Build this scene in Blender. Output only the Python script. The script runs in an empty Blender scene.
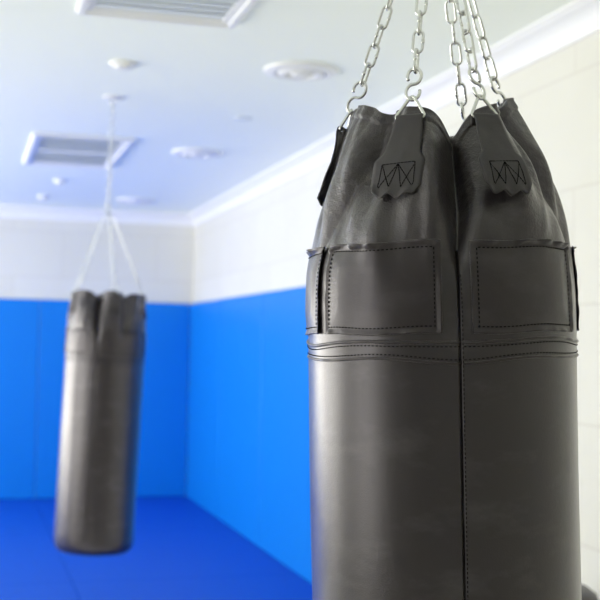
import bpy, bmesh, math, random
from mathutils import Vector, Matrix, Quaternion, noise
random.seed(7)
C = bpy.context.scene.collection
PI = math.pi
R_ = math.radians

# ------------------------------------------------------------------ camera
sc = bpy.context.scene
EYE = 1.34
cam_data = bpy.data.cameras.new('camera')
cam = bpy.data.objects.new('camera', cam_data)
C.objects.link(cam)
cam_data.sensor_width = 36.0
cam_data.lens = 36.0 * 1179.0 / 600.0
Fv = Vector((0.27478, 0.96074, 0.03830)).normalized()
Rv = Vector((0.96109, -0.27562, 0.01853)).normalized()
Uv = Rv.cross(Fv).normalized()
Rv = Fv.cross(Uv).normalized()
m = Matrix((Rv, Uv, -Fv)).transposed().to_4x4()
m.translation = Vector((0, 0, EYE))
cam.matrix_world = m
cam_data.dof.use_dof = True
cam_data.dof.focus_distance = 1.45
cam_data.dof.aperture_fstop = 7.0
sc.camera = cam

# ------------------------------------------------------------------ world, daylight, exposure
world = bpy.data.worlds.new('daylight')
sc.world = world
world.use_nodes = True
bg = world.node_tree.nodes['Background']
bg.inputs[0].default_value = (1.0, 0.98, 0.95, 1)
bg.inputs[1].default_value = 3.0

def area(name, loc, rot, sx, sy, power, col):
    l = bpy.data.lights.new(name, 'AREA')
    l.shape = 'RECTANGLE'
    l.size, l.size_y, l.energy, l.color = sx, sy, power, col
    o = bpy.data.objects.new(name, l)
    C.objects.link(o)
    o.location = loc
    o.rotation_euler = rot
    return o
LX = -2.6          # left wall
RX = 1.927         # right wall
BY = 10.12         # back wall
FY = -2.4          # front wall (behind the camera)
CZ = EYE + 1.115   # ceiling
WIN_LEFT = [(0.5, 2.0), (3.0, 5.0), (5.5, 7.5), (8.0, 9.8)]  # unseen windows; the farthest one is added to brighten the far end
WIN_POWER = [16, 68, 150, 140]
WZ0, WZ1 = 0.5, 2.3
for (a, b), pw in zip(WIN_LEFT, WIN_POWER):     # daylight lamps outside the windows, tilted up to brighten the ceiling
    near = b < 2.5
    w = area('window_daylight', (LX - 0.32, (a + b) / 2, (WZ0 + WZ1) / 2 - (0.5 if near else 0.1)), (0, R_(-130 if near else -114), 0),
             1.2 if near else WZ1 - WZ0, b - a, pw, (1.0, 0.97, 0.86))
    if near: w.data.spread = R_(75)
sc.view_settings.view_transform = 'Standard'
sc.view_settings.look = 'None'
sc.view_settings.gamma = 1.0
sc.view_settings.use_curve_mapping = False
sc.view_settings.exposure = -0.40
sc.cycles.max_bounces = 10
sc.cycles.caustics_reflective = False
sc.cycles.caustics_refractive = False
sc.cycles.diffuse_bounces = 6

# ------------------------------------------------------------------ materials
def mat(name, col, rough=0.5, metal=0.0, spec=0.5):
    mt = bpy.data.materials.new(name)
    mt.use_nodes = True
    p = mt.node_tree.nodes['Principled BSDF']
    p.inputs['Base Color'].default_value = (*col, 1)
    p.inputs['Roughness'].default_value = rough
    p.inputs['Metallic'].default_value = metal
    p.inputs['Specular IOR Level'].default_value = spec
    return mt

def noise_bump(mt, scale, strength, dist=0.002, detail=4, coord='Object', vary=0.0, stretch=(1, 1, 1)):
    nt = mt.node_tree
    p = nt.nodes['Principled BSDF']
    tc = nt.nodes.new('ShaderNodeTexCoord')
    mp = nt.nodes.new('ShaderNodeMapping')
    mp.inputs['Scale'].default_value = stretch
    nt.links.new(tc.outputs[coord], mp.inputs['Vector'])
    n = nt.nodes.new('ShaderNodeTexNoise')
    n.inputs['Scale'].default_value = scale
    n.inputs['Detail'].default_value = detail
    nt.links.new(mp.outputs['Vector'], n.inputs['Vector'])
    b = nt.nodes.new('ShaderNodeBump')
    b.inputs['Strength'].default_value = strength
    b.inputs['Distance'].default_value = dist
    nt.links.new(n.outputs['Fac'], b.inputs['Height'])
    nt.links.new(b.outputs['Normal'], p.inputs['Normal'])
    return mp, n, b

def leather(name, base, rough, grain=1.0, scuffs=0.0, creases=0.0, spec=0.75, coat=0.0):
    mt = mat(name, base, rough, 0, spec)
    nt = mt.node_tree
    L = nt.links
    p = nt.nodes['Principled BSDF']
    p.inputs['Specular Tint'].default_value = (0.98, 0.93, 1.0, 1)
    p.inputs['Coat Weight'].default_value = coat; p.inputs['Coat Roughness'].default_value = 0.28; p.inputs['Coat IOR'].default_value = 1.45
    p.inputs['Sheen Weight'].default_value = 0.06; p.inputs['Sheen Roughness'].default_value = 0.35; p.inputs['Sheen Tint'].default_value = (1, 0.93, 0.86, 1)
    tc = nt.nodes.new('ShaderNodeTexCoord')
    vor = nt.nodes.new('ShaderNodeTexVoronoi')
    vor.feature = 'DISTANCE_TO_EDGE'
    vor.inputs['Scale'].default_value = 300
    ns = nt.nodes.new('ShaderNodeTexNoise'); ns.inputs['Scale'].default_value = 60; ns.inputs['Detail'].default_value = 5
    mixv = nt.nodes.new('ShaderNodeVectorMath'); mixv.operation = 'MULTIPLY_ADD'
    L.new(ns.outputs['Color'], mixv.inputs[0]); mixv.inputs[1].default_value = (0.006, 0.006, 0.006)
    L.new(tc.outputs['Object'], mixv.inputs[2])
    L.new(mixv.outputs[0], vor.inputs['Vector'])
    mn = nt.nodes.new('ShaderNodeMath'); mn.operation = 'MINIMUM'; mn.inputs[1].default_value = 0.25
    L.new(vor.outputs['Distance'], mn.inputs[0])
    # the grain shows most where the hide is gathered near the top
    sep = nt.nodes.new('ShaderNodeSeparateXYZ'); L.new(tc.outputs['Object'], sep.inputs[0])
    mr = nt.nodes.new('ShaderNodeMapRange')
    mr.inputs['From Min'].default_value = 0.08; mr.inputs['From Max'].default_value = 0.2
    mr.inputs['To Min'].default_value = 0.12; mr.inputs['To Max'].default_value = 0.5 * grain
    L.new(sep.outputs['Z'], mr.inputs['Value'])
    b1 = nt.nodes.new('ShaderNodeBump'); b1.inputs['Distance'].default_value = 0.0022
    L.new(mr.outputs[0], b1.inputs['Strength']); L.new(mn.outputs[0], b1.inputs['Height'])
    # fine creases running across the folds
    mp = nt.nodes.new('ShaderNodeMapping'); mp.inputs['Scale'].default_value = (1, 1, 1.5); mp.inputs['Rotation'].default_value = (0.5, 0.5, 0)
    L.new(tc.outputs['Object'], mp.inputs['Vector'])
    n2 = nt.nodes.new('ShaderNodeTexNoise'); n2.inputs['Scale'].default_value = 75; n2.inputs['Detail'].default_value = 4
    L.new(mp.outputs[0], n2.inputs['Vector'])
    mr2 = nt.nodes.new('ShaderNodeMapRange')
    mr2.inputs['From Min'].default_value = 0.07; mr2.inputs['From Max'].default_value = 0.2
    mr2.inputs['To Min'].default_value = 0.03; mr2.inputs['To Max'].default_value = 0.35 * creases + 0.03
    L.new(sep.outputs['Z'], mr2.inputs['Value'])
    b2 = nt.nodes.new('ShaderNodeBump'); b2.inputs['Distance'].default_value = 0.004
    L.new(mr2.outputs[0], b2.inputs['Strength']); L.new(n2.outputs['Fac'], b2.inputs['Height']); L.new(b1.outputs[0], b2.inputs['Normal'])
    # broader puckers in the gathered part
    n5 = nt.nodes.new('ShaderNodeTexNoise'); n5.inputs['Scale'].default_value = 26; n5.inputs['Detail'].default_value = 3
    L.new(tc.outputs['Object'], n5.inputs['Vector'])
    mr5 = nt.nodes.new('ShaderNodeMapRange')
    mr5.inputs['From Min'].default_value = 0.12; mr5.inputs['From Max'].default_value = 0.2
    mr5.inputs['To Min'].default_value = 0.03; mr5.inputs['To Max'].default_value = 0.38 * creases
    L.new(sep.outputs['Z'], mr5.inputs['Value'])
    b3 = nt.nodes.new('ShaderNodeBump'); b3.inputs['Distance'].default_value = 0.012
    L.new(mr5.outputs[0], b3.inputs['Strength']); L.new(n5.outputs['Fac'], b3.inputs['Height']); L.new(b2.outputs[0], b3.inputs['Normal'])
    L.new(b3.outputs[0], p.inputs['Normal']); L.new(b3.outputs[0], p.inputs['Coat Normal'])
    # roughness and scuff marks
    n3 = nt.nodes.new('ShaderNodeTexNoise'); n3.inputs['Scale'].default_value = 14; n3.inputs['Detail'].default_value = 6
    L.new(tc.outputs['Object'], n3.inputs['Vector'])
    r3 = nt.nodes.new('ShaderNodeMapRange'); r3.inputs['From Min'].default_value = 0.3; r3.inputs['From Max'].default_value = 0.7
    r3.inputs['To Min'].default_value = rough; r3.inputs['To Max'].default_value = rough + 0.05
    L.new(n3.outputs['Fac'], r3.inputs['Value']); L.new(r3.outputs[0], p.inputs['Roughness'])
    if scuffs:
        mp4 = nt.nodes.new('ShaderNodeMapping'); mp4.inputs['Scale'].default_value = (1, 1, 2.2); mp4.inputs['Rotation'].default_value = (0, 0.4, 0)
        L.new(tc.outputs['Object'], mp4.inputs[0])
        n4 = nt.nodes.new('ShaderNodeTexNoise'); n4.inputs['Scale'].default_value = 11; n4.inputs['Detail'].default_value = 5; n4.inputs['Roughness'].default_value = 0.6
        L.new(mp4.outputs[0], n4.inputs['Vector'])
        r4 = nt.nodes.new('ShaderNodeMapRange'); r4.inputs['From Min'].default_value = 0.52; r4.inputs['From Max'].default_value = 0.80
        r4.inputs['To Max'].default_value = scuffs
        L.new(n4.outputs['Fac'], r4.inputs['Value'])
        mx = nt.nodes.new('ShaderNodeMix'); mx.data_type = 'RGBA'
        mx.inputs[6].default_value = (*base, 1); mx.inputs[7].default_value = (0.12, 0.115, 0.12, 1)
        L.new(r4.outputs[0], mx.inputs[0]); L.new(mx.outputs[2], p.inputs['Base Color'])
    return mt

M = {}
M['leather'] = leather('black_leather', (0.012, 0.0080, 0.0112), 0.33, 1.0, 0.40, 1.0, 0.7, 0.7)
M['vinyl'] = leather('patch_leather', (0.014, 0.0098, 0.0128), 0.34, 0.6, 0.25, 0.0, 0.65, 0.4)
M['strap'] = leather('strap_leather', (0.030, 0.029, 0.031), 0.5, 0.5, 0.0, 0.2)
M['thread'] = mat('black_thread', (0.004, 0.004, 0.005), 0.95, 0, 0.1)
M['steel'] = mat('zinc_plated_steel', (0.78, 0.79, 0.78), 0.24, 1.0)
noise_bump(M['steel'], 350, 0.12, 0.0005)
M['white'] = mat('white_painted_metal', (0.84, 0.85, 0.84), 0.45)
noise_bump(M['white'], 40, 0.03)
M['grille'] = mat('grey_green_grille', (0.74, 0.79, 0.79), 0.5)
noise_bump(M['grille'], 40, 0.03)
M['dark'] = mat('dark_duct', (0.12, 0.13, 0.14), 0.7)
M['ceiling'] = mat('white_ceiling_paint', (0.91, 0.955, 0.88), 0.85)
noise_bump(M['ceiling'], 60, 0.05)
M['crown'] = mat('white_plaster_cove', (0.88, 0.89, 0.90), 0.6)
noise_bump(M['crown'], 30, 0.03)
M['blue'] = mat('blue_vinyl_padding', (0.001, 0.205, 0.70), 0.42, 0, 0.3)
noise_bump(M['blue'], 9, 0.10, 0.01)
M['blue_floor'] = mat('blue_floor_mat', (0.001, 0.078, 0.52), 0.5, 0, 0.25)
noise_bump(M['blue_floor'], 12, 0.12, 0.01)
M['floor'] = mat('pale_vinyl_floor', (0.70, 0.68, 0.65), 0.5)
noise_bump(M['floor'], 25, 0.05)
M['pad'] = leather('black_seat_vinyl', (0.02, 0.022, 0.028), 0.4)
M['black_metal'] = mat('black_powder_coat', (0.02, 0.02, 0.022), 0.4)
g = mat('window_glass', (1, 1, 1), 0.0)
nt = g.node_tree
tr = nt.nodes.new('ShaderNodeBsdfTransparent'); gl = nt.nodes.new('ShaderNodeBsdfGlossy'); gl.inputs['Roughness'].default_value = 0.02
mxs = nt.nodes.new('ShaderNodeMixShader'); mxs.inputs[0].default_value = 0.06
nt.links.new(tr.outputs[0], mxs.inputs[1]); nt.links.new(gl.outputs[0], mxs.inputs[2])
nt.links.new(mxs.outputs[0], nt.nodes['Material Output'].inputs['Surface'])
M['glass'] = g

def wall_mat(name, col, joint, axis, z0=1.487, row=0.385, width=0.8, shift=0.0):
    mt = mat(name, col, 0.55)
    nt = mt.node_tree
    L = nt.links
    p = nt.nodes['Principled BSDF']
    ge = nt.nodes.new('ShaderNodeNewGeometry')
    sep = nt.nodes.new('ShaderNodeSeparateXYZ'); L.new(ge.outputs['Position'], sep.inputs[0])
    az = nt.nodes.new('ShaderNodeMath'); az.inputs[1].default_value = -z0 + row * 4
    L.new(sep.outputs['Z'], az.inputs[0])
    ax = nt.nodes.new('ShaderNodeMath'); ax.inputs[1].default_value = shift
    L.new(sep.outputs[axis], ax.inputs[0])
    cb = nt.nodes.new('ShaderNodeCombineXYZ'); L.new(ax.outputs[0], cb.inputs[0]); L.new(az.outputs[0], cb.inputs[1])
    br = nt.nodes.new('ShaderNodeTexBrick')
    br.inputs['Scale'].default_value = 1.0
    br.inputs['Brick Width'].default_value = width
    br.inputs['Row Height'].default_value = row
    br.inputs['Mortar Size'].default_value = 0.005
    br.inputs['Mortar Smooth'].default_value = 0.5
    br.inputs['Color1'].default_value = (*col, 1)
    br.inputs['Color2'].default_value = (col[0] * 0.97, col[1] * 0.965, col[2] * 0.95, 1)
    br.inputs['Mortar'].default_value = (*joint, 1)
    L.new(cb.outputs[0], br.inputs['Vector'])
    ns = nt.nodes.new('ShaderNodeTexNoise'); ns.inputs['Scale'].default_value = 3; ns.inputs['Detail'].default_value = 6
    L.new(ge.outputs['Position'], ns.inputs['Vector'])
    mx = nt.nodes.new('ShaderNodeMix'); mx.data_type = 'RGBA'; mx.blend_type = 'MULTIPLY'
    rr = nt.nodes.new('ShaderNodeMapRange'); rr.inputs['From Min'].default_value = 0.35; rr.inputs['From Max'].default_value = 0.7; rr.inputs['To Max'].default_value = 0.5
    L.new(ns.outputs['Fac'], rr.inputs['Value']); L.new(rr.outputs[0], mx.inputs[0])
    L.new(br.outputs['Color'], mx.inputs[6]); mx.inputs[7].default_value = (0.95, 0.94, 0.92, 1)
    L.new(mx.outputs[2], p.inputs['Base Color'])
    bp = nt.nodes.new('ShaderNodeBump'); bp.inputs['Strength'].default_value = 0.3; bp.inputs['Distance'].default_value = 0.004
    bp.invert = True
    L.new(br.outputs['Fac'], bp.inputs['Height']); L.new(bp.outputs[0], p.inputs['Normal'])
    return mt
M['wall_y'] = wall_mat('pale_block_wall_side', (0.77, 0.765, 0.705), (0.69, 0.67, 0.61), 'Y', shift=0.125)
M['wall_x'] = wall_mat('pale_block_wall_end', (0.77, 0.765, 0.705), (0.69, 0.67, 0.61), 'X')

# ------------------------------------------------------------------ helpers
def obj(name, bm, mt, parent=None, smooth=False):
    me = bpy.data.meshes.new(name)
    bm.normal_update()
    bm.to_mesh(me); bm.free()
    me.materials.append(mt)
    if smooth:
        for f in me.polygons: f.use_smooth = True
    o = bpy.data.objects.new(name, me)
    C.objects.link(o)
    if parent: o.parent = parent
    return o
def tag(o, label=None, cat=None, group=None, kind=None):
    if label: o['label'] = label
    if cat: o['category'] = cat
    if group: o['group'] = group
    if kind: o['kind'] = kind
    return o
def thing(name, label, cat, loc=(0, 0, 0), group=None):
    o = bpy.data.objects.new(name, None); C.objects.link(o)
    o.location = loc; o.empty_display_size = 0.1
    return tag(o, label, cat, group)
def box(bm, a, b):
    r = bmesh.ops.create_cube(bm, size=1.0)
    c = [(a[i] + b[i]) / 2 for i in range(3)]; s = [abs(b[i] - a[i]) for i in range(3)]
    for v in r['verts']: v.co = Vector((v.co.x * s[0] + c[0], v.co.y * s[1] + c[1], v.co.z * s[2] + c[2]))
    return r['verts']
def bbox(a, b, bev=0.0, seg=2):
    bm = bmesh.new(); box(bm, a, b)
    if bev: bmesh.ops.bevel(bm, geom=bm.edges[:], offset=bev, segments=seg, affect='EDGES', profile=0.5)
    return bm
def tube(bm, pts, rad, closed=False, n=10, up=None):
    pts = [Vector(p) for p in pts]; N = len(pts)
    rings = []; prev = None
    for i in range(N):
        if closed: t = (pts[(i + 1) % N] - pts[i - 1]).normalized()
        else: t = (pts[min(i + 1, N - 1)] - pts[max(i - 1, 0)]).normalized()
        if prev is None:
            a = Vector((0, 0, 1)) if abs(t.z) < 0.9 else Vector((1, 0, 0))
            nrm = (a - t * a.dot(t)).normalized()
        else:
            nrm = (prev - t * prev.dot(t)).normalized()
        prev = nrm
        bi = t.cross(nrm)
        rr = rad(i / (N - 1)) if callable(rad) else rad
        rings.append([bm.verts.new(pts[i] + (nrm * math.cos(2 * PI * k / n) + bi * math.sin(2 * PI * k / n)) * rr) for k in range(n)])
    for i in range(N if closed else N - 1):
        A, B = rings[i], rings[(i + 1) % N]
        off = 0
        if closed and i == N - 1:
            off = min(range(n), key=lambda s: (A[0].co - B[s].co).length)
        for k in range(n):
            bm.faces.new((A[k], A[(k + 1) % n], B[(k + 1 + off) % n], B[(k + off) % n]))
    if not closed:
        for rg, rev in ((rings[0], True), (rings[-1], False)):
            bm.faces.new(list(reversed(rg)) if rev else rg)
def lathe(bm, prof, n=48):
    rings = []
    for r, z in prof:
        if r < 1e-6: rings.append([bm.verts.new((0, 0, z))])
        else: rings.append([bm.verts.new((r * math.cos(2 * PI * k / n), r * math.sin(2 * PI * k / n), z)) for k in range(n)])
    for A, B in zip(rings, rings[1:]):
        for k in range(n):
            k2 = (k + 1) % n
            if len(A) == 1 and len(B) == 1: continue
            if len(A) == 1: bm.faces.new((A[0], B[k], B[k2]))
            elif len(B) == 1: bm.faces.new((A[k], B[0], A[k2]))
            else: bm.faces.new((A[k], B[k], B[k2], A[k2]))
    bmesh.ops.recalc_face_normals(bm, faces=bm.faces[:])
def sstep(a, b, x):
    t = max(0.0, min(1.0, (x - a) / (b - a))); return t * t * (3 - 2 * t)

# ------------------------------------------------------------------ room shell
T = 0.2
def struct(name, bm, mt, smooth=False, parent=None):
    o = obj(name, bm, mt, parent, smooth)
    if parent is None: o['kind'] = 'structure'
    return o
struct('floor', bbox((LX - T, FY - T, -0.1), (RX + T, BY + T, 0)), M['floor'])
struct('ceiling', bbox((LX - T, FY - T, CZ), (RX + T, BY + T, CZ + 0.12)), M['ceiling'])
struct('wall_right', bbox((RX, FY - T, 0), (RX + T, BY + T, CZ)), M['wall_y'])
struct('wall_back', bbox((LX - T, BY, 0), (RX, BY + T, CZ)), M['wall_x'])
bm = bmesh.new()
box(bm, (LX - T, FY - T, 0), (LX, BY, WZ0)); box(bm, (LX - T, FY - T, WZ1), (LX, BY, CZ))
ys = [FY - T] + [v for ab in WIN_LEFT for v in ab] + [BY]
for i in range(0, len(ys), 2): box(bm, (LX - T, ys[i], WZ0), (LX, ys[i + 1], WZ1))
struct('wall_left', bm, M['wall_y'])
struct('wall_front', bbox((LX, FY - T, 0), (RX, FY, CZ)), M['wall_x'])
def window(n, fixed, lo, hi, axis):
    """frame in the wall opening with one mullion and a pane"""
    def P(u, w, z): return (w, u, z) if axis == 'y' else (u, w, z)
    bm = bmesh.new()
    w0, w1 = fixed - 0.13, fixed - 0.07
    f = 0.05
    def bx(u0, u1, z0, z1): box(bm, P(u0, w0, z0), P(u1, w1, z1))
    bx(lo, hi, WZ0, WZ0 + f); bx(lo, hi, WZ1 - f, WZ1); bx(lo, lo + f, WZ0, WZ1); bx(hi - f, hi, WZ0, WZ1)
    bx((lo + hi) / 2 - 0.02, (lo + hi) / 2 + 0.02, WZ0, WZ1)
    w = struct('window_%d' % n, bm, M['white'])
    bm = bmesh.new(); wm = fixed - 0.1
    box(bm, P(lo + f, wm - 0.003, WZ0 + f), P(hi - f, wm + 0.003, WZ1 - f))
    obj('pane', bm, M['glass'], w)
for i, (a, b) in enumerate(WIN_LEFT): window(i + 1, LX, a, b, 'y')

# cove crown round the room: profile of (distance from wall, drop from ceiling)
cv = [(0.0, 0.098), (0.010, 0.098), (0.012, 0.088)] + [(0.012 + 0.055 * (1 - math.cos(a)), 0.088 - 0.066 * math.sin(a)) for a in [R_(12 * k) for k in range(1, 8)]] + [(0.072, 0.012), (0.080, 0.010), (0.080, 0.0)]
def crown(name, p0, p1, inward):
    bm = bmesh.new(); ends = []
    for p in (p0, p1):
        ends.append([bm.verts.new((p[0] + inward[0] * d + p[2] * d, p[1] + inward[1] * d + p[3] * d, CZ - h)) for d, h in cv] + [bm.verts.new((p[0], p[1], CZ))])
    n = len(ends[0])
    for k in range(n): bm.faces.new((ends[0][k], ends[0][(k + 1) % n], ends[1][(k + 1) % n], ends[1][k]))
    for e in ends: bm.faces.new(e)
    bmesh.ops.recalc_face_normals(bm, faces=bm.faces[:])
    struct(name, bm, M['crown'])
crown('trim_1', (LX, BY, 1, 0), (RX, BY, -1, 0), (0, -1))
crown('trim_2', (RX, FY, 0, 1), (RX, BY, 0, -1), (-1, 0))
crown('trim_3', (LX, FY, 0, 1), (LX, BY, 0, -1), (1, 0))
crown('trim_4', (LX, FY, 1, 0), (RX, FY, -1, 0), (0, 1))

# ------------------------------------------------------------------ blue padding
MT = 0.03; MH = EYE + 0.343
def pad_mat(name, a, b, label, group, mt, cat='wall mat'):
    bm = bbox(a, b, 0.006, 2)
    return tag(obj(name, bm, mt), label, cat, group)
g1 = 'blue mats on the end wall'
e = 0.0015
pad_mat('wall_mat', (0.62 + e, BY - MT, 0.021), (RX - MT - e, BY, MH), 'blue vinyl wall mat on the end wall, right up against the room corner', g1, M['blue'])
pad_mat('wall_mat', (-0.69 + e, BY - MT, 0.021), (0.62 - e, BY, MH), 'blue vinyl wall mat on the end wall at the left edge of the picture', g1, M['blue'])
for x0 in (-2.6,):
    pad_mat('wall_mat', (x0 + e, BY - MT, 0.021), (-0.69 - e, BY, MH), 'blue vinyl wall mat on the end wall, outermost one by the window wall', g1, M['blue'])
labs = ['blue vinyl mat on the long right wall, first one beside the room corner',
        'blue vinyl mat on the long right wall, second one out from the corner',
        'blue vinyl mat on the long right wall, just left of the big punching bag',
        'blue vinyl mat on the long right wall, last one, hidden behind the big punching bag']
yy = BY - MT
for k in range(4):
    w = 1.30 if k else 1.27
    pad_mat('wall_mat', (RX - MT, yy - w + e, 0.021), (RX, yy - e, MH), labs[k], 'blue mats on the long right wall', M['blue'])
    yy -= w
MAT_END = yy
xs = [RX - MT * 0, 0.98, 0.03, -0.92, -1.87, LX]
xs = [RX, 0.62, -0.69, LX]
ysf = [BY, 8.3, 6.6, yy]
cl = ['in the right-hand column', 'in the middle column', 'in the column by the window wall']
rl = ['touching the end wall', 'in the middle row', 'in the row nearest the camera']
for i in range(3):
    for j in range(3):
        a = (xs[i + 1] + e, ysf[j + 1] + e, 0.0); b = (xs[i] - e, ysf[j] - e, 0.02)
        bm = bbox(a, b, 0.003, 2)
        tag(obj('floor_mat', bm, M['blue_floor']), 'blue floor mat %s, %s' % (cl[i], rl[j]), 'floor mat', 'blue mats covering the floor')

# ------------------------------------------------------------------ ceiling fittings
def vent(x0, x1, y0, y1, label):
    t = thing('ceiling_vent', label, 'ceiling vent', ((x0 + x1) / 2, (y0 + y1) / 2, CZ), 'rectangular ceiling vents')
    hx, hy = (x1 - x0) / 2, (y1 - y0) / 2
    bm = bmesh.new()
    # stepped picture-frame section: (inset, drop)
    sec = [(0, 0), (0, 0.012), (0.012, 0.020), (0.030, 0.020), (0.034, 0.012), (0.055, 0.010), (0.060, 0.001)]
    rings = []
    for ins, dr in sec:
        rings.append([bm.verts.new((sx * (hx - ins), sy * (hy - ins), -dr)) for sx, sy in ((-1, -1), (1, -1), (1, 1), (-1, 1))])
    for A, B in zip(rings, rings[1:]):
        for k in range(4): bm.faces.new((A[k], A[(k + 1) % 4], B[(k + 1) % 4], B[k]))
    bmesh.ops.recalc_face_normals(bm, faces=bm.faces[:])
    obj('frame', bm, M['white'], t)
    bm = bmesh.new(); box(bm, (-hx + 0.05, -hy + 0.05, -0.0035), (hx - 0.05, hy - 0.05, -0.0005))
    obj('backing', bm, M['grille'], t)
    bm = bmesh.new()
    n = 16
    for k in range(n):
        y = -hy + 0.07 + (2 * hy - 0.14) * (k + 0.5) / n
        vs = box(bm, (-hx + 0.058, y - 0.029, -0.007), (hx - 0.058, y + 0.029, -0.0045))
        for v in vs: v.co.z += (v.co.y - y) * 0.10
    obj('louvre', bm, M['grille'], t)
    bm = bmesh.new(); box(bm, (-hx + 0.055, -0.02, -0.013), (hx - 0.055, 0.02, -0.004))
    obj('crossbar', bm, M['white'], t)
    return t
vent(0.335, 0.885, 6.42, 7.55, 'rectangular white-framed ceiling vent above and beyond the smaller punching bag')
vent(0.335, 0.885, 2.86, 3.99, 'rectangular white-framed ceiling vent cut by the top edge of the picture')

def diffuser(x, y, label, dark=True):
    t = thing('ceiling_diffuser', label, 'ceiling diffuser', (x, y, CZ), 'round ceiling diffusers')
    bm = bmesh.new()
    lathe(bm, [(0.150, 0.0), (0.152, -0.005), (0.145, -0.012), (0.115, -0.020), (0.103, -0.018), (0.100, -0.003)], 56)
    obj('outer_ring', bm, M['white'], t, True)
    bm = bmesh.new(); lathe(bm, [(0.092, -0.006), (0.096, -0.016), (0.080, -0.028), (0.064, -0.024), (0.062, -0.008)], 48)
    obj('inner_ring', bm, M['white'], t, True)
    bm = bmesh.new(); lathe(bm, [(0.0, -0.030), (0.030, -0.029), (0.046, -0.020), (0.044, -0.010), (0.0, -0.010)], 40)
    obj('centre_cone', bm, M['white'], t, True)
    bm = bmesh.new(); lathe(bm, [(0.101, -0.0015), (0.0, -0.0015)], 40)
    obj('throat', bm, M['dark'] if dark else M['grille'], t)
    return t
diffuser(1.29, 4.56, 'round white ceiling diffuser with dark centre, nearest the camera')
diffuser(1.29, 6.75, 'round white ceiling diffuser, middle of the row, right of the rectangular vent', False)
diffuser(1.28, 9.22, 'round white ceiling diffuser, farthest one close to the end wall', False)
def detector(name, x, y, r, h, label, cat):
    t = thing(name, label, cat, (x, y, CZ), 'small round ceiling fittings')
    bm = bmesh.new(); lathe(bm, [(r, 0), (r, -h * 0.4), (r * 0.93, -h * 0.5), (0.0, -h * 0.5)], 32)
    obj('base', bm, M['white'], t, True)
    bm = bmesh.new(); lathe(bm, [(r * 0.7, -h * 0.5), (r * 0.66, -h * 0.85), (r * 0.45, -h), (0, -h)], 32)
    obj('sensor_head', bm, M['white'], t, True)
detector('smoke_detector', 0.589, 4.70, 0.055, 0.024, 'small round white smoke detector nearest the camera, between the two rectangular vents', 'smoke detector')
detector('sprinkler', 0.624, 8.30, 0.045, 0.03, 'small white ceiling sprinkler just beyond the far rectangular vent', 'sprinkler')
detector('sprinkler', 0.572, 9.27, 0.045, 0.03, 'small white ceiling sprinkler closest to the end wall', 'sprinkler')
bm = bmesh.new(); lathe(bm, [(0.045, 0), (0.045, -0.004), (0.03, -0.008), (0, -0.008)], 32)
cp = obj('blanking_plate', bm, M['grille']); cp.location = (1.303, 5.64, CZ)
tag(cp, 'small grey round plate on the ceiling between two round diffusers', 'cover plate')

# ------------------------------------------------------------------ punching bags
R0 = 0.1765
NL = 5
class Surface:
    """leather skin of a bag: radius for an angle (0 faces the viewer, + is to the right) and a height above the band"""
    def __init__(s, valley0, top_r, slack, seed, rim=0.300, depth=0.055, sharp=1.0):
        s.v0, s.top_r, s.slack, s.seed, s.rim, s.depth, s.sharp = valley0, top_r, slack, seed, rim, depth, sharp
    def val(s, z):
        """valleys at this height: (angle, depth factor, width factor)"""
        k = sstep(0.09, 0.27, z)
        return [(a0 + (a1 - a0) * k, d, w) for a0, a1, d, w in s.valleys]
    def dv(s, th, z=0.0):
        """signed angle in degrees to the nearest valley"""
        best = 999
        for a, d, w in s.val(z):
            q = (math.degrees(th) - a + 180) % 360 - 180
            if abs(q) < abs(best): best = q
        return best
    def base(s, z):
        if z < 0.03: return R0
        t = min(1.12, (z - 0.03) / (s.rim - 0.03))
        return R0 + (s.top_r - R0) * t ** 2.4
    def zrim(s, th):
        z = s.rim + s.side * math.sin(th) ** 2 + 0.003 * math.sin(3 * th + s.seed)
        for a, d, w in s.val(s.rim):
            q = (math.degrees(th) - a + 180) % 360 - 180
            z -= 0.032 * d * math.exp(-(q / (11.0 * w)) ** 2)
        return z
    def r(s, th, z):
        r = s.base(z)
        g = sstep(0.06, 0.27, z)
        deg = math.degrees(th)
        for a, dp, wf in s.val(z):
            q = abs((deg - a + 180) % 360 - 180)
            w = (5.0 + 10.0 * sstep(0.10, 0.28, z)) * wf
            r -= s.depth * dp * g * math.exp(-(q / w) ** 1.5)
            r -= 0.005 * dp * sstep(0.02, 0.12, z) * math.exp(-(q / 3.0) ** 1.3)
            r += 0.008 * dp * g * math.exp(-((q - 24) / 11.0) ** 2)
        for a, z0, wa, wz, am in s.bulges:
            q = (deg - a + 180) % 360 - 180
            r += am * math.exp(-(q / wa) ** 2 - ((z - z0) / wz) ** 2)
        # loose vertical folds where the hide is gathered
        n = noise.noise(Vector((math.cos(th) * 2.6 + s.seed, math.sin(th) * 2.6, z * 5.0)))
        n2 = noise.noise(Vector((math.cos(th) * 6.5 + z * 9 + s.seed, math.sin(th) * 6.5 - z * 6, z * 7.0 + 4)))
        n3 = noise.noise(Vector((math.cos(th) * 2.0, math.sin(th) * 2.0 + s.seed, z * 3.0 + 9)))
        g2 = sstep(0.09, 0.20, z)
        r += g2 * (0.013 * n + 0.0095 * n2) + 0.0018 * n3
        # side seam: one stitched groove in line with the front valley
        if z < 0.12:
            d = (deg - s.v0 + 180) % 360 - 180
            dd = abs(d) / 0.42
            r -= 0.0060 * math.exp(-dd * dd)
        return r
    def pos(s, th, z, off=0.0):
        rr = s.r(th, z) + off
        return Vector((rr * math.sin(th), -rr * math.cos(th), z))
    def nrm(s, th, z):
        e = 0.01
        a = s.pos(th + e, z) - s.pos(th - e, z); b = s.pos(th, z + 0.002) - s.pos(th, z - 0.002)
        return a.cross(b).normalized()

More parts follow.
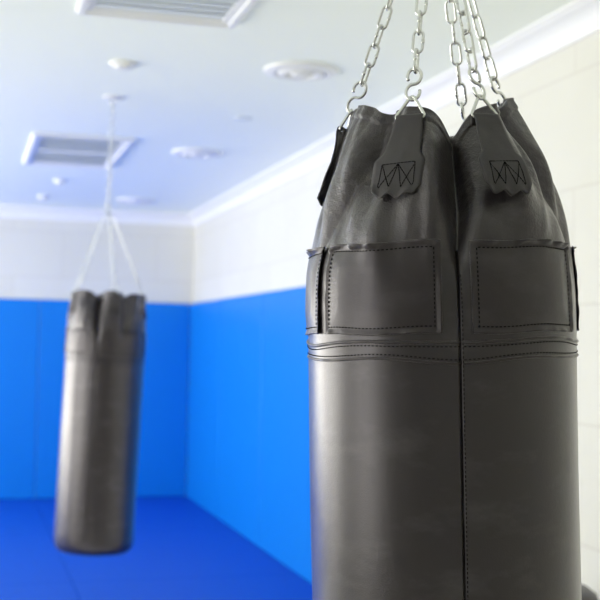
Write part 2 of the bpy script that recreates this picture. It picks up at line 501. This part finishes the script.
def body_mesh(S, zbot):
    bm = bmesh.new()
    ths = []
    N = 420
    for k in range(N):
        ths.append(R_(S.v0) + 2 * PI * k / N)
    for f in (-1.3, -1.0, -0.7, -0.5, -0.3, -0.15, 0.15, 0.3, 0.5, 0.7, 1.0, 1.3): ths.append(R_(S.v0 + f) + (2 * PI if f < 0 else 0))
    ths = sorted(set(ths)); N = len(ths)
    rows = []
    def ring(f): rows.append([bm.verts.new(f(t)) for t in ths])
    # bottom
    rb = 0.045
    for a in (0.02, 0.3, 0.55, 0.75): ring(lambda t, a=a: Vector((R0 * a * math.sin(t), -R0 * a * math.cos(t), zbot - 0.004 * (1 - a))))
    for k in range(0, 7):
        an = R_(90 * k / 6)
        rr = lambda t: R0 - 0.034 * (1 - math.sin(an))
        ring(lambda t: Vector((rr(t) * math.sin(t), -rr(t) * math.cos(t), zbot + 0.055 * (1 - math.cos(an)))))
    z = zbot + 0.075
    while z < -0.02:
        ring(lambda t: S.pos(t, z)); z += 0.03
    M_ = 110
    for k in range(M_ + 1):
        u = k / M_
        def f(t):
            zt = S.zrim(t) - 0.004
            zz = -0.02 + (zt + 0.02) * u
            h = 0.0030 * sstep(zt - 0.0115, zt - 0.009, zz)       # folded hem
            return S.pos(t, zz, h)
        ring(f)
    for (dz, dr) in ((0.0035, 0.0), (0.004, -0.003), (0.002, -0.006), (-0.02, -0.008), (-0.06, -0.012)):
        def f(t):
            zt = S.zrim(t) - 0.004
            p = S.pos(t, zt, 0.0030 + dr); p.z = zt + dz; return p
        ring(f)
    for a in (0.7, 0.35, 0.02):
        def f(t):
            p = S.pos(t, S.zrim(t) - 0.07, -0.015); return Vector((p.x * a, p.y * a, 0.20 + 0.01 * a))
        ring(f)
    for A, B in zip(rows, rows[1:]):
        for k in range(N): bm.faces.new((A[k], A[(k + 1) % N], B[(k + 1) % N], B[k]))
    bm.faces.new(list(reversed(rows[0]))); bm.faces.new(rows[-1])
    return bm

def dashes(bm, S, path, length=0.0030, gap=0.0024, w=0.0013, lift=0.0006):
    """thread stitches following a path of (angle, height, offset)"""
    P = [S.pos(t, z, o) for t, z, o in path]; Nn = [S.nrm(t, z) for t, z, o in path]
    dist = 0.0; nxt = 0.0
    for i in range(len(P) - 1):
        a, b = P[i], P[i + 1]; L = (b - a).length
        if L < 1e-7: continue
        t = (b - a) / L
        while nxt < dist + L:
            c = a + t * (nxt - dist) + Nn[i] * lift
            bi = t.cross(Nn[i]).normalized()
            vs = []
            for (u, v, hh) in ((-1, -1, -1), (1, -1, -1), (1, 1, -1), (-1, 1, -1), (-0.7, -0.7, 1), (0.7, -0.7, 1), (0.7, 0.7, 1), (-0.7, 0.7, 1)):
                vs.append(bm.verts.new(c + t * u * length / 2 + bi * v * w / 2 + Nn[i] * hh * 0.0004))
            for q in ((3, 2, 1, 0), (4, 5, 6, 7), (0, 1, 5, 4), (1, 2, 6, 5), (2, 3, 7, 6), (3, 0, 4, 7)):
                bm.faces.new([vs[j] for j in q])
            nxt += length + gap
        dist += L

def thicken(o, th, offset=-1.0):
    md = o.modifiers.new('thickness', 'SOLIDIFY'); md.thickness = th; md.offset = offset
    return o

def patch(S, parent, thc, hw, z0, z1, seed):
    """sewn-on panel, its cut edges standing proud as small flanges"""
    fl = 0.0065
    def off(u, v):
        # u, v : metres from the left / bottom edges
        W = 2 * hw * R0; H = z1 - z0
        eu = min(u, W - u); ev = min(v, H - v)
        ee = min(eu, ev)
        puff = 0.0016 * min(1, max(0, (ee - 0.008) / 0.02))
        o = 0.0012 + puff
        if ee < fl:
            k = (1 - ee / fl)
            wav = 0.5 + 0.5 * noise.noise(Vector((u * 60 + seed * 7, v * 60, seed))) * 2
            if v > H - fl: amp = 0.0015 + 0.0090 * max(0, wav - 0.25)
            elif eu < fl and u < W / 2: amp = 0.0010 + 0.0015 * wav
            elif eu < fl: amp = (0.0045 if abs(thc + 0.5) < 0.2 else 0.0022) + 0.0010 * wav
            else: amp = 0.0010 + 0.0030 * max(0, wav - 0.35)
            o += amp * k
        return o
    W = 2 * hw * R0; H = z1 - z0
    def axis(L, n):
        core = [fl + (L - 2 * fl) * i / n for i in range(n + 1)]
        return [0, fl * 0.3, fl * 0.6, fl * 0.85] + core + [L - fl * 0.85, L - fl * 0.6, L - fl * 0.3, L]
    us = axis(W, 64); vs = axis(H, 34)
    bm = bmesh.new(); grid = []
    for v in vs:
        row = []
        for u in us:
            th = thc - hw + u / R0
            z = z0 + v + 0.0012 * math.sin(u * 50 + seed)
            row.append(bm.verts.new(S.pos(th, z, off(u, v))))
        grid.append(row)
    for i in range(len(vs) - 1):
        for j in range(len(us) - 1):
            bm.faces.new((grid[i][j], grid[i][j + 1], grid[i + 1][j + 1], grid[i + 1][j]))
    o = thicken(obj('patch', bm, M['vinyl'], parent, True), 0.0014, 0.0)
    bm = bmesh.new()
    q = 0.0085
    path = []
    def seg(ua, va, ub, vb, n=40):
        for i in range(n + 1):
            u = ua + (ub - ua) * i / n; v = va + (vb - va) * i / n
            path.append((thc - hw + u / R0, z0 + v + 0.0012 * math.sin(u * 50 + seed), off(u, v) + 0.0009))
    seg(q, q, W - q, q); seg(W - q, q, W - q, H - q); seg(W - q, H - q, q, H - q); seg(q, H - q, q, q)
    dashes(bm, S, path)
    obj('stitching', bm, M['thread'], o)
    return o

def seam_strip(S, parent, zc, h, out, seed, flip=False):
    """thin overlapping edge of leather running round the bag with its row of stitches"""
    bm = bmesh.new(); N = 300; rows = []
    prof = [(-0.5, 0.0002), (-0.45, out * 0.6), (-0.2, out), (0.2, out), (0.45, out * 0.7), (0.5, 0.0002)]
    def zz(t): return zc + 0.0012 * math.sin(2 * t + seed) + 0.0009 * math.sin(7 * t + seed) - 0.005 * math.exp(-(S.dv(t) / 22.0) ** 2)
    for k in range(N):
        t = 2 * PI * k / N
        o2 = 1 + 0.7 * noise.noise(Vector((math.cos(t) * 9, math.sin(t) * 9, seed)))
        rows.append([bm.verts.new(S.pos(t, zz(t) + a * h, o * o2)) for a, o in prof])
    n = len(prof)
    for k in range(N):
        A, B = rows[k], rows[(k + 1) % N]
        for j in range(n - 1): bm.faces.new((A[j], B[j], B[j + 1], A[j + 1]))
        bm.faces.new((A[n - 1], B[n - 1], B[0], A[0]))
    o = obj('seam_strip', bm, M['vinyl'], parent, True)
    bm = bmesh.new()
    s = -1 if not flip else 1
    path = [(2 * PI * k / 300, zz(2 * PI * k / 300) + s * (h * 0.5 + 0.0028), 0.0002) for k in range(301)]
    dashes(bm, S, path)
    obj('stitching', bm, M['thread'], o)

def strap(S, parent, thc, seed, lift=0.0, slant=0.0, zt=0.2865, zb=0.180):
    """hanging tab: narrow neck looped over the ring, widening to a stitched end with a wavy cut"""
    n = 36; m_ = 14
    L = zt - zb
    bar = None
    rows = []; frames = []
    def width(u):   # half width
        return 0.0170 + 0.0070 * min(1.0, u / 0.5) + 0.0085 * sstep(0.44, 0.58, u) - 0.0040 * sstep(0.86, 1.0, u)
    def surf_r(th, z, hw):
        rr = S.r(th, z)
        best = rr
        for q in (-1, -0.5, 0.5, 1):
            a = q * hw / rr
            best = max(best, S.r(th + a, z) * math.cos(a))
        return best
    cen = []
    for i in range(n + 1):
        u = i / n
        z = zt - L * u
        th = thc + slant * (u - 0.3)
        rr = surf_r(th, z, width(u) * 0.8)
        rr += 0.0035 + 0.006 * (1 - sstep(0.0, 0.2, u)) + lift * sstep(0.25, 1.0, u)
        cen.append([rr, z, th])
    for _ in range(6):
        for i in range(1, n): cen[i][0] = max(cen[i][0], (cen[i - 1][0] + cen[i + 1][0]) / 2)
    bm = bmesh.new()
    def P(i, s, extra=0.0):
        rr, z, th = cen[i]
        u = i / n
        hw = width(u)
        c, sn = math.cos(th), math.sin(th)
        x = s * hw
        # tab curls lightly round the bag
        bend = -(x * x) / (2 * 0.20)
        zz = z
        if u > 0.85:
            zz += (u - 0.85) / 0.15 * 0.0035 * math.cos(s * 7.5 + seed) * (1 if abs(s) < 0.95 else 0.2) + 0.006 * abs(s) ** 4 * (u - 0.85) / 0.15
            bend += 0.0012 * math.cos(s * 7.5 + seed) * (u - 0.85) / 0.15
        bend += 0.0008 * noise.noise(Vector((x * 80, zz * 60, seed)))
        rad = rr + bend + extra
        return Vector((rad * sn + x * c, -rad * c + x * sn, zz))
    ss = [-1 + 2 * j / m_ for j in range(m_ + 1)]
    # loop over the bar: from behind, over the top, then down the front
    rr0, z0, th0 = cen[0]
    loop = []
    lr = 0.0042
    for k in range(9):
        an = R_(-20 + 200 * (8 - k) / 8)     # back .. front
        loop.append((rr0 - lr + lr * math.cos(R_(180) - R_(0) - an + 0) * -1, z0 + lr * math.sin(an)))
    grid = []
    back = [(rr0 - 2 * lr, z0 - 0.010), (rr0 - 2 * lr, z0 - 0.005)]
    arc = [(rr0 - lr - lr * math.cos(R_(a)), z0 + lr * math.sin(R_(a))) for a in (0, 30, 60, 90, 120, 150)]
    for (rad, z) in back + arc:
        row = []
        for s in ss:
            x = s * width(0); bend = -(x * x) / (2 * 0.20)
            row.append(bm.verts.new(Vector(((rad + bend) * math.sin(th0) + x * math.cos(th0), -(rad + bend) * math.cos(th0) + x * math.sin(th0), z))))
        grid.append(row)
    for i in range(n + 1): grid.append([bm.verts.new(P(i, s)) for s in ss])
    for A, B in zip(grid, grid[1:]):
        for j in range(m_): bm.faces.new((A[j + 1], A[j], B[j], B[j + 1]))
    bmesh.ops.recalc_face_normals(bm, faces=bm.faces[:])
    o = thicken(obj('strap', bm, M['strap'], parent, True), 0.0024, 0.0)
    # stitched zigzag in the tab
    bm = bmesh.new()
    def st(pts):
        for (s0, u0), (s1, u1) in zip(pts, pts[1:]):
            K = 9
            prev = None
            for k in range(K + 1):
                s = s0 + (s1 - s0) * k / K; u = u0 + (u1 - u0) * k / K
                i = min(n, max(0, int(round(u * n))))
                p = P(i, s, 0.0016)
                p.z = zt - L * u + (p.z - cen[i][1])
                if prev is not None:
                    d = p - prev
                    if d.length > 1e-5: tube(bm, [prev + d * 0.12, p - d * 0.12], 0.00055, n=5)
                prev = p
    st([(-0.70, 0.88), (-0.64, 0.60), (0.64, 0.58), (0.70, 0.88)])
    st([(-0.68, 0.89), (0.0, 0.60), (0.68, 0.89)])
    st([(-0.62, 0.62), (-0.24, 0.89), (0.0, 0.60), (0.24, 0.89), (0.62, 0.62)])
    obj('stitching', bm, M['thread'], o)
    bar_p = Vector(((rr0 - lr) * math.sin(th0), -(rr0 - lr) * math.cos(th0), z0 + 0.0004))
    return bar_p, th0

def rounded_poly(pts, rad, k=5):
    out = []; n = len(pts)
    for i in range(n):
        p = Vector(pts[i]); a = (Vector(pts[i - 1]) - p).normalized(); b = (Vector(pts[(i + 1) % n]) - p).normalized()
        ha = math.acos(max(-1, min(1, a.dot(b)))) / 2
        d = rad / math.tan(ha)
        c = p + (a + b).normalized() * (rad / math.sin(ha))
        p0 = p + a * d; p1 = p + b * d
        v0 = p0 - c; v1 = p1 - c
        for j in range(k + 1): out.append(c + v0.normalized().slerp(v1.normalized(), j / k) * rad)
    return out

WIRE = 0.0021
def ring_mesh(parent, bar_p, th, toward):
    """triangular ring: bar through the strap loop, apex pulled towards the swivel"""
    tang = Vector((math.cos(th), math.sin(th), 0))
    up = (toward - bar_p); up -= tang * up.dot(tang) * 0.6; up.normalize()
    h = 0.034; hw = 0.0205
    tri = [bar_p - tang * hw, bar_p + tang * hw, bar_p + up * h]
    bm = bmesh.new()
    tube(bm, rounded_poly(tri, 0.0035), WIRE, closed=True, n=10)
    bmesh.ops.recalc_face_normals(bm, faces=bm.faces[:])
    obj('ring', bm, M['steel'], parent, True)
    # inside top of the rounded apex
    ha = math.atan(hw / h)
    return bar_p + up * (h - 0.0035 / math.sin(ha) + 0.0035)

def link_mesh(pitch=0.028, wire=0.0019, hw=0.0062):
    """elongated link along z, centred"""
    bm = bmesh.new()
    half = pitch / 2 + wire - 0.0001       # centre-line half length
    st = half - hw
    pts = []
    for k in range(9):
        a = R_(180 * k / 8); pts.append((hw * math.cos(a), 0, st + hw * math.sin(a)))
    for k in range(9):
        a = R_(180 + 180 * k / 8); pts.append((hw * math.cos(a), 0, -st + hw * math.sin(a)))
    tube(bm, pts, wire, closed=True, n=8)
    # weld bead on one side
    tube(bm, [(hw, 0, -0.0022), (hw, 0, -0.001), (hw, 0, 0.001), (hw, 0, 0.0022)], lambda u: wire * (1.06 + 0.22 * math.sin(PI * u)), n=8)
    bmesh.ops.recalc_face_normals(bm, faces=bm.faces[:])
    return bm
_me_cache = {}
def cached(key, fn):
    if key not in _me_cache:
        bm = fn(); me = bpy.data.meshes.new(key); bm.to_mesh(me); bm.free(); me.materials.append(M['steel'])
        for f in me.polygons: f.use_smooth = True
        _me_cache[key] = me
    return _me_cache[key]
def s_hook_mesh(sx=0.0086, c=0.0112, wire=WIRE):
    bm = bmesh.new(); pts = []
    for k in range(22):
        a = R_(-35 + 305 * k / 21); pts.append((sx * math.cos(a), 0.0016 * (1 - k / 21), c + c * math.sin(a)))
    for k in range(1, 19):
        a = R_(90 - 285 * k / 18); pts.append((sx * math.cos(a), -0.0008 * k / 18, -c + c * math.sin(a)))
    tube(bm, pts, wire, n=10)
    bmesh.ops.recalc_face_normals(bm, faces=bm.faces[:])
    return bm
def orient(o, centre, axis, twist):
    q = Vector((0, 0, 1)).rotation_difference(axis.normalized())
    o.rotation_mode = 'QUATERNION'
    o.rotation_quaternion = q @ Quaternion((0, 0, 1), twist)
    o.location = centre

def chain_run(root, a, b, key, pitch, wire, hw, tw0):
    d = b - a; L = d.length
    n = max(1, round(L / pitch)); p = L / n
    me = cached('%s' % key, lambda: link_mesh(pitch, wire, hw))
    u = d / L
    for i in range(n):
        o = bpy.data.objects.new('chain_link', me); C.objects.link(o); o.parent = root
        orient(o, a + u * (p * (i + 0.5)) - root.location, u, tw0 + (PI / 2) * (i % 2) + random.uniform(-0.2, 0.2))
    return n

def punching_bag(label, origin, axis, phi, S, zbot, swivel, ceil_pt, chain_labels, chain_group, twists, lifts, tag_words):
    root = thing('punching_bag', label, 'punching bag', origin, 'black leather punching bags')
    q = Vector((0, 0, 1)).rotation_difference(axis.normalized()) @ Quaternion((0, 0, 1), phi)
    root.rotation_mode = 'QUATERNION'; root.rotation_quaternion = q
    Mx = Matrix.Translation(origin) @ q.to_matrix().to_4x4(); Mi = Mx.inverted()
    obj('body', body_mesh(S, zbot), M['leather'], root, True)
    seam_strip(S, root, 0.0135, 0.0042, 0.0022, 1.0)
    seam_strip(S, root, -0.0075, 0.0036, 0.0018, 4.0, flip=True)
    bm = bmesh.new()
    t0 = R_(S.v0)
    dashes(bm, S, [(t0 + R_(1.15), zbot + 0.06 + 0.004 * k, 0.0003) for k in range(int((0.10 - zbot - 0.06) / 0.004))])
    obj('seam_stitching', bm, M['thread'], root)
    sw_local = Mi @ swivel
    for k in range(NL):
        thc = R_(S.v0 + 36 + 72 * k)
        adj = R_(S.patch_shift)
        patch(S, root, thc + adj + R_(S.patch_extra[k]), R_(S.patch_half[k]), 0.021, 0.132, k + S.seed)
        bp, th = strap(S, root, thc + R_(lifts[k][2]), k * 1.3 + S.seed, lifts[k][0], R_(lifts[k][1]), 0.2865 + lifts[k][3], 0.188 + lifts[k][3])
        apex = Mx @ ring_mesh(root, bp, th, sw_local)
        d = (swivel - apex).normalized()
        ch = thing('suspension_chain', chain_labels[k], 'chain', apex, chain_group)
        # S-hook: lower bend sits in the ring apex
        hk = bpy.data.objects.new('s_hook', cached('s_hook', s_hook_mesh)); C.objects.link(hk); hk.parent = ch
        cH = 0.0112
        hook_c = d * (2 * cH - 2 * WIRE)
        orient(hk, hook_c, d, twists[k])
        a = apex + d * (4 * cH - 3 * WIRE - 0.0005)
        hd = Vector(((a - swivel).x, (a - swivel).y, 0)).normalized()
        b = swivel + hd * 0.019 - Vector((0, 0, 0.002))
        chain_run(ch, a, b, 'link', 0.0275, 0.0019, 0.0062, twists[k] + PI / 2)
    # swivel and main chain
    sv = thing('swivel', 'steel swivel joint gathering the five chains of the %s' % tag_words, 'swivel', swivel, 'chain swivels')
    bm = bmesh.new(); tube(bm, [(0.019 * math.cos(R_(15 * k)), 0.019 * math.sin(R_(15 * k)), 0) for k in range(24)], 0.003, closed=True, n=10)
    obj('ring', bm, M['steel'], sv, True)
    bm = bmesh.new(); lathe(bm, [(0, -0.003), (0.0175, -0.003), (0.0175, 0.003), (0.011, 0.005), (0.011, 0.014), (0.008, 0.018), (0.004, 0.022), (0.004, 0.030), (0, 0.030)], 20)
    obj('barrel', bm, M['steel'], sv, True)
    bm = bmesh.new(); tube(bm, [(0.010 * math.cos(R_(20 * k)), 0, 0.036 + 0.010 * math.sin(R_(20 * k))) for k in range(18)], 0.003, closed=True, n=10)
    obj('eye', bm, M['steel'], sv, True)
    top = ceil_pt - Vector((0, 0, 0.034))
    mc = thing('main_chain', 'single steel chain from the ceiling to the swivel of the %s' % tag_words, 'chain', swivel, 'main bag chains')
    chain_run(mc, swivel + Vector((0, 0, 0.044)), top, 'main_link', 0.034, 0.0030, 0.0085, 0.3)
    mt = thing('ceiling_mount', 'small steel ceiling plate with eye holding up the %s' % tag_words, 'ceiling mount', ceil_pt, 'bag ceiling mounts')
    bm = bmesh.new(); lathe(bm, [(0, -0.006), (0.045, -0.006), (0.048, -0.003), (0.048, 0)], 32)
    obj('plate', bm, M['white'], mt, True)
    bm = bmesh.new(); tube(bm, [(0.012 * math.cos(R_(20 * k)), 0, -0.020 + 0.014 * math.sin(R_(20 * k))) for k in range(18)], 0.0035, closed=True, n=10)
    obj('eye_bolt', bm, M['steel'], mt, True)
    return root

up = Vector((0, 0, EYE))
S1 = Surface(7.0, 0.112, 0, 3.0); S1.patch_shift = -1.0
S1.patch_extra = [-3.5, 0, 0, 15, 3.4]; S1.patch_half = [26.8, 27, 28, 28, 27]
S1.side = 0.026
S1.valleys = [(7, 13, 1.0, 0.95), (79, 64, 0.40, 0.9), (140, 137, 0.4, 0.7), (215, 210, 0.7, 1), (-65, -42, 0.36, 1.25)]
S1.bulges = [(85, 0.225, 38, 0.05, 0.004), (-95, 0.30, 40, 0.04, 0.004),
    (-3, 0.20, 4.5, 0.08, 0.013), (-14, 0.235, 5, 0.06, -0.010), (-27, 0.150, 6, 0.05, 0.008), (-38, 0.235, 8, 0.055, -0.018), (-52, 0.15, 6, 0.03, -0.006), (-62, 0.21, 9, 0.07, 0.009), (-46, 0.14, 5, 0.03, -0.003), (-75, 0.17, 7, 0.04, -0.003),
    (20, 0.20, 5, 0.06, 0.006), (56, 0.245, 5, 0.035, 0.009), (64, 0.225, 4, 0.03, -0.008), (74, 0.25, 5, 0.03, 0.006), (50, 0.20, 5, 0.03, -0.004)]
cl1 = ['steel chain with s-hook on the front right strap of the large near punching bag',
       'rightmost steel chain of the large near punching bag, hooked behind its right rim',
       'steel chain that drops behind the rim at the back of the large near punching bag',
       'leftmost steel chain of the large near punching bag',
       'steel chain with s-hook on the front left strap of the large near punching bag']
punching_bag('large black leather punching bag hanging close to the camera on the right', Vector((0.6125, 1.457, 0)) + up,
             Vector((-0.040, -0.012, 1)), -math.atan2(0.6, 1.457), S1, -0.85,
             Vector((0.588, 1.443, 0.585)) + up, Vector((0.585, 1.445, CZ)), cl1, 'chains of the large near bag',
             [0.3, 0.5, 1.0, 2.5, 2.6], [(0, 2, -14, 0), (0.0, 0, 0, 0.012), (0, 0, -28, -0.01), (0.002, 0, 0, 0.010), (0, -4, 12.5, 0)], 'large near punching bag')

S2 = Surface(-13.0, 0.158, 0, 8.5, depth=0.060); S2.patch_shift = 0
S2.patch_extra = [0, 0, 0, 0, 0]; S2.patch_half = [28] * 5
S2.side = 0.0
S2.valleys = [(-13, -21, 1.0, 0.9), (24, 31, 0.5, 0.6), (68, 68, 0.5, 0.7), (140, 140, 0.8, 0.8), (212, 212, 0.8, 0.8), (275, 275, 0.5, 0.8)]
S2.bulges = [(-10, 0.19, 6, 0.07, 0.008), (2, 0.22, 6, 0.06, -0.006), (45, 0.22, 6, 0.06, 0.005)]
cl2 = ['steel chain at the front right of the smaller-looking far punching bag',
       'steel chain at the back right of the smaller-looking far punching bag',
       'steel chain at the back left of the smaller-looking far punching bag',
       'leftmost steel chain of the smaller-looking far punching bag',
       'steel chain at the front of the smaller-looking far punching bag']
axis2 = Vector((0.630, 5.328, 0.218)) - Vector((0.589, 5.325, -0.915))
top2 = Vector((0.630, 5.328, 0.218)) + up
punching_bag('black leather punching bag hanging far off at the left, over the blue mats', top2 - axis2.normalized() * 0.298,
             axis2, -math.atan2(0.62, 5.33), S2, -0.85, Vector((0.616, 5.32, 0.569)) + up, Vector((0.632, 5.37, CZ)), cl2,
             'chains of the far bag', [0.4, 0.9, 1.4, 2.0, 0.1], [(0, 0, -14, 0), (0, 0, 0, 0), (0, 0, 0, 0), (0, 0, 0, 0), (0, 0, -18, 0)], 'far punching bag')

# ------------------------------------------------------------------ padded stool by the right wall, mostly hidden by the bag
st = thing('padded_stool', 'round black padded stool by the right wall, peeking out at the bottom right corner', 'stool', (1.66, 3.18, 0))
bm = bmesh.new(); lathe(bm, [(0, 0.57), (0.15, 0.57), (0.168, 0.578), (0.175, 0.60), (0.168, 0.625), (0.145, 0.642), (0.09, 0.648), (0, 0.650)], 56)
obj('seat', bm, M['pad'], st, True)
bm = bmesh.new(); lathe(bm, [(0, 0.555), (0.12, 0.555), (0.12, 0.57), (0, 0.57)], 40); obj('seat_plate', bm, M['black_metal'], st)
bm = bmesh.new(); lathe(bm, [(0, 0.03), (0.025, 0.03), (0.025, 0.555), (0, 0.555)], 24); obj('column', bm, M['black_metal'], st, True)
bm = bmesh.new(); lathe(bm, [(0, 0.0), (0.19, 0.0), (0.19, 0.01), (0.17, 0.018), (0.04, 0.035), (0, 0.035)], 48); obj('base', bm, M['black_metal'], st, True)
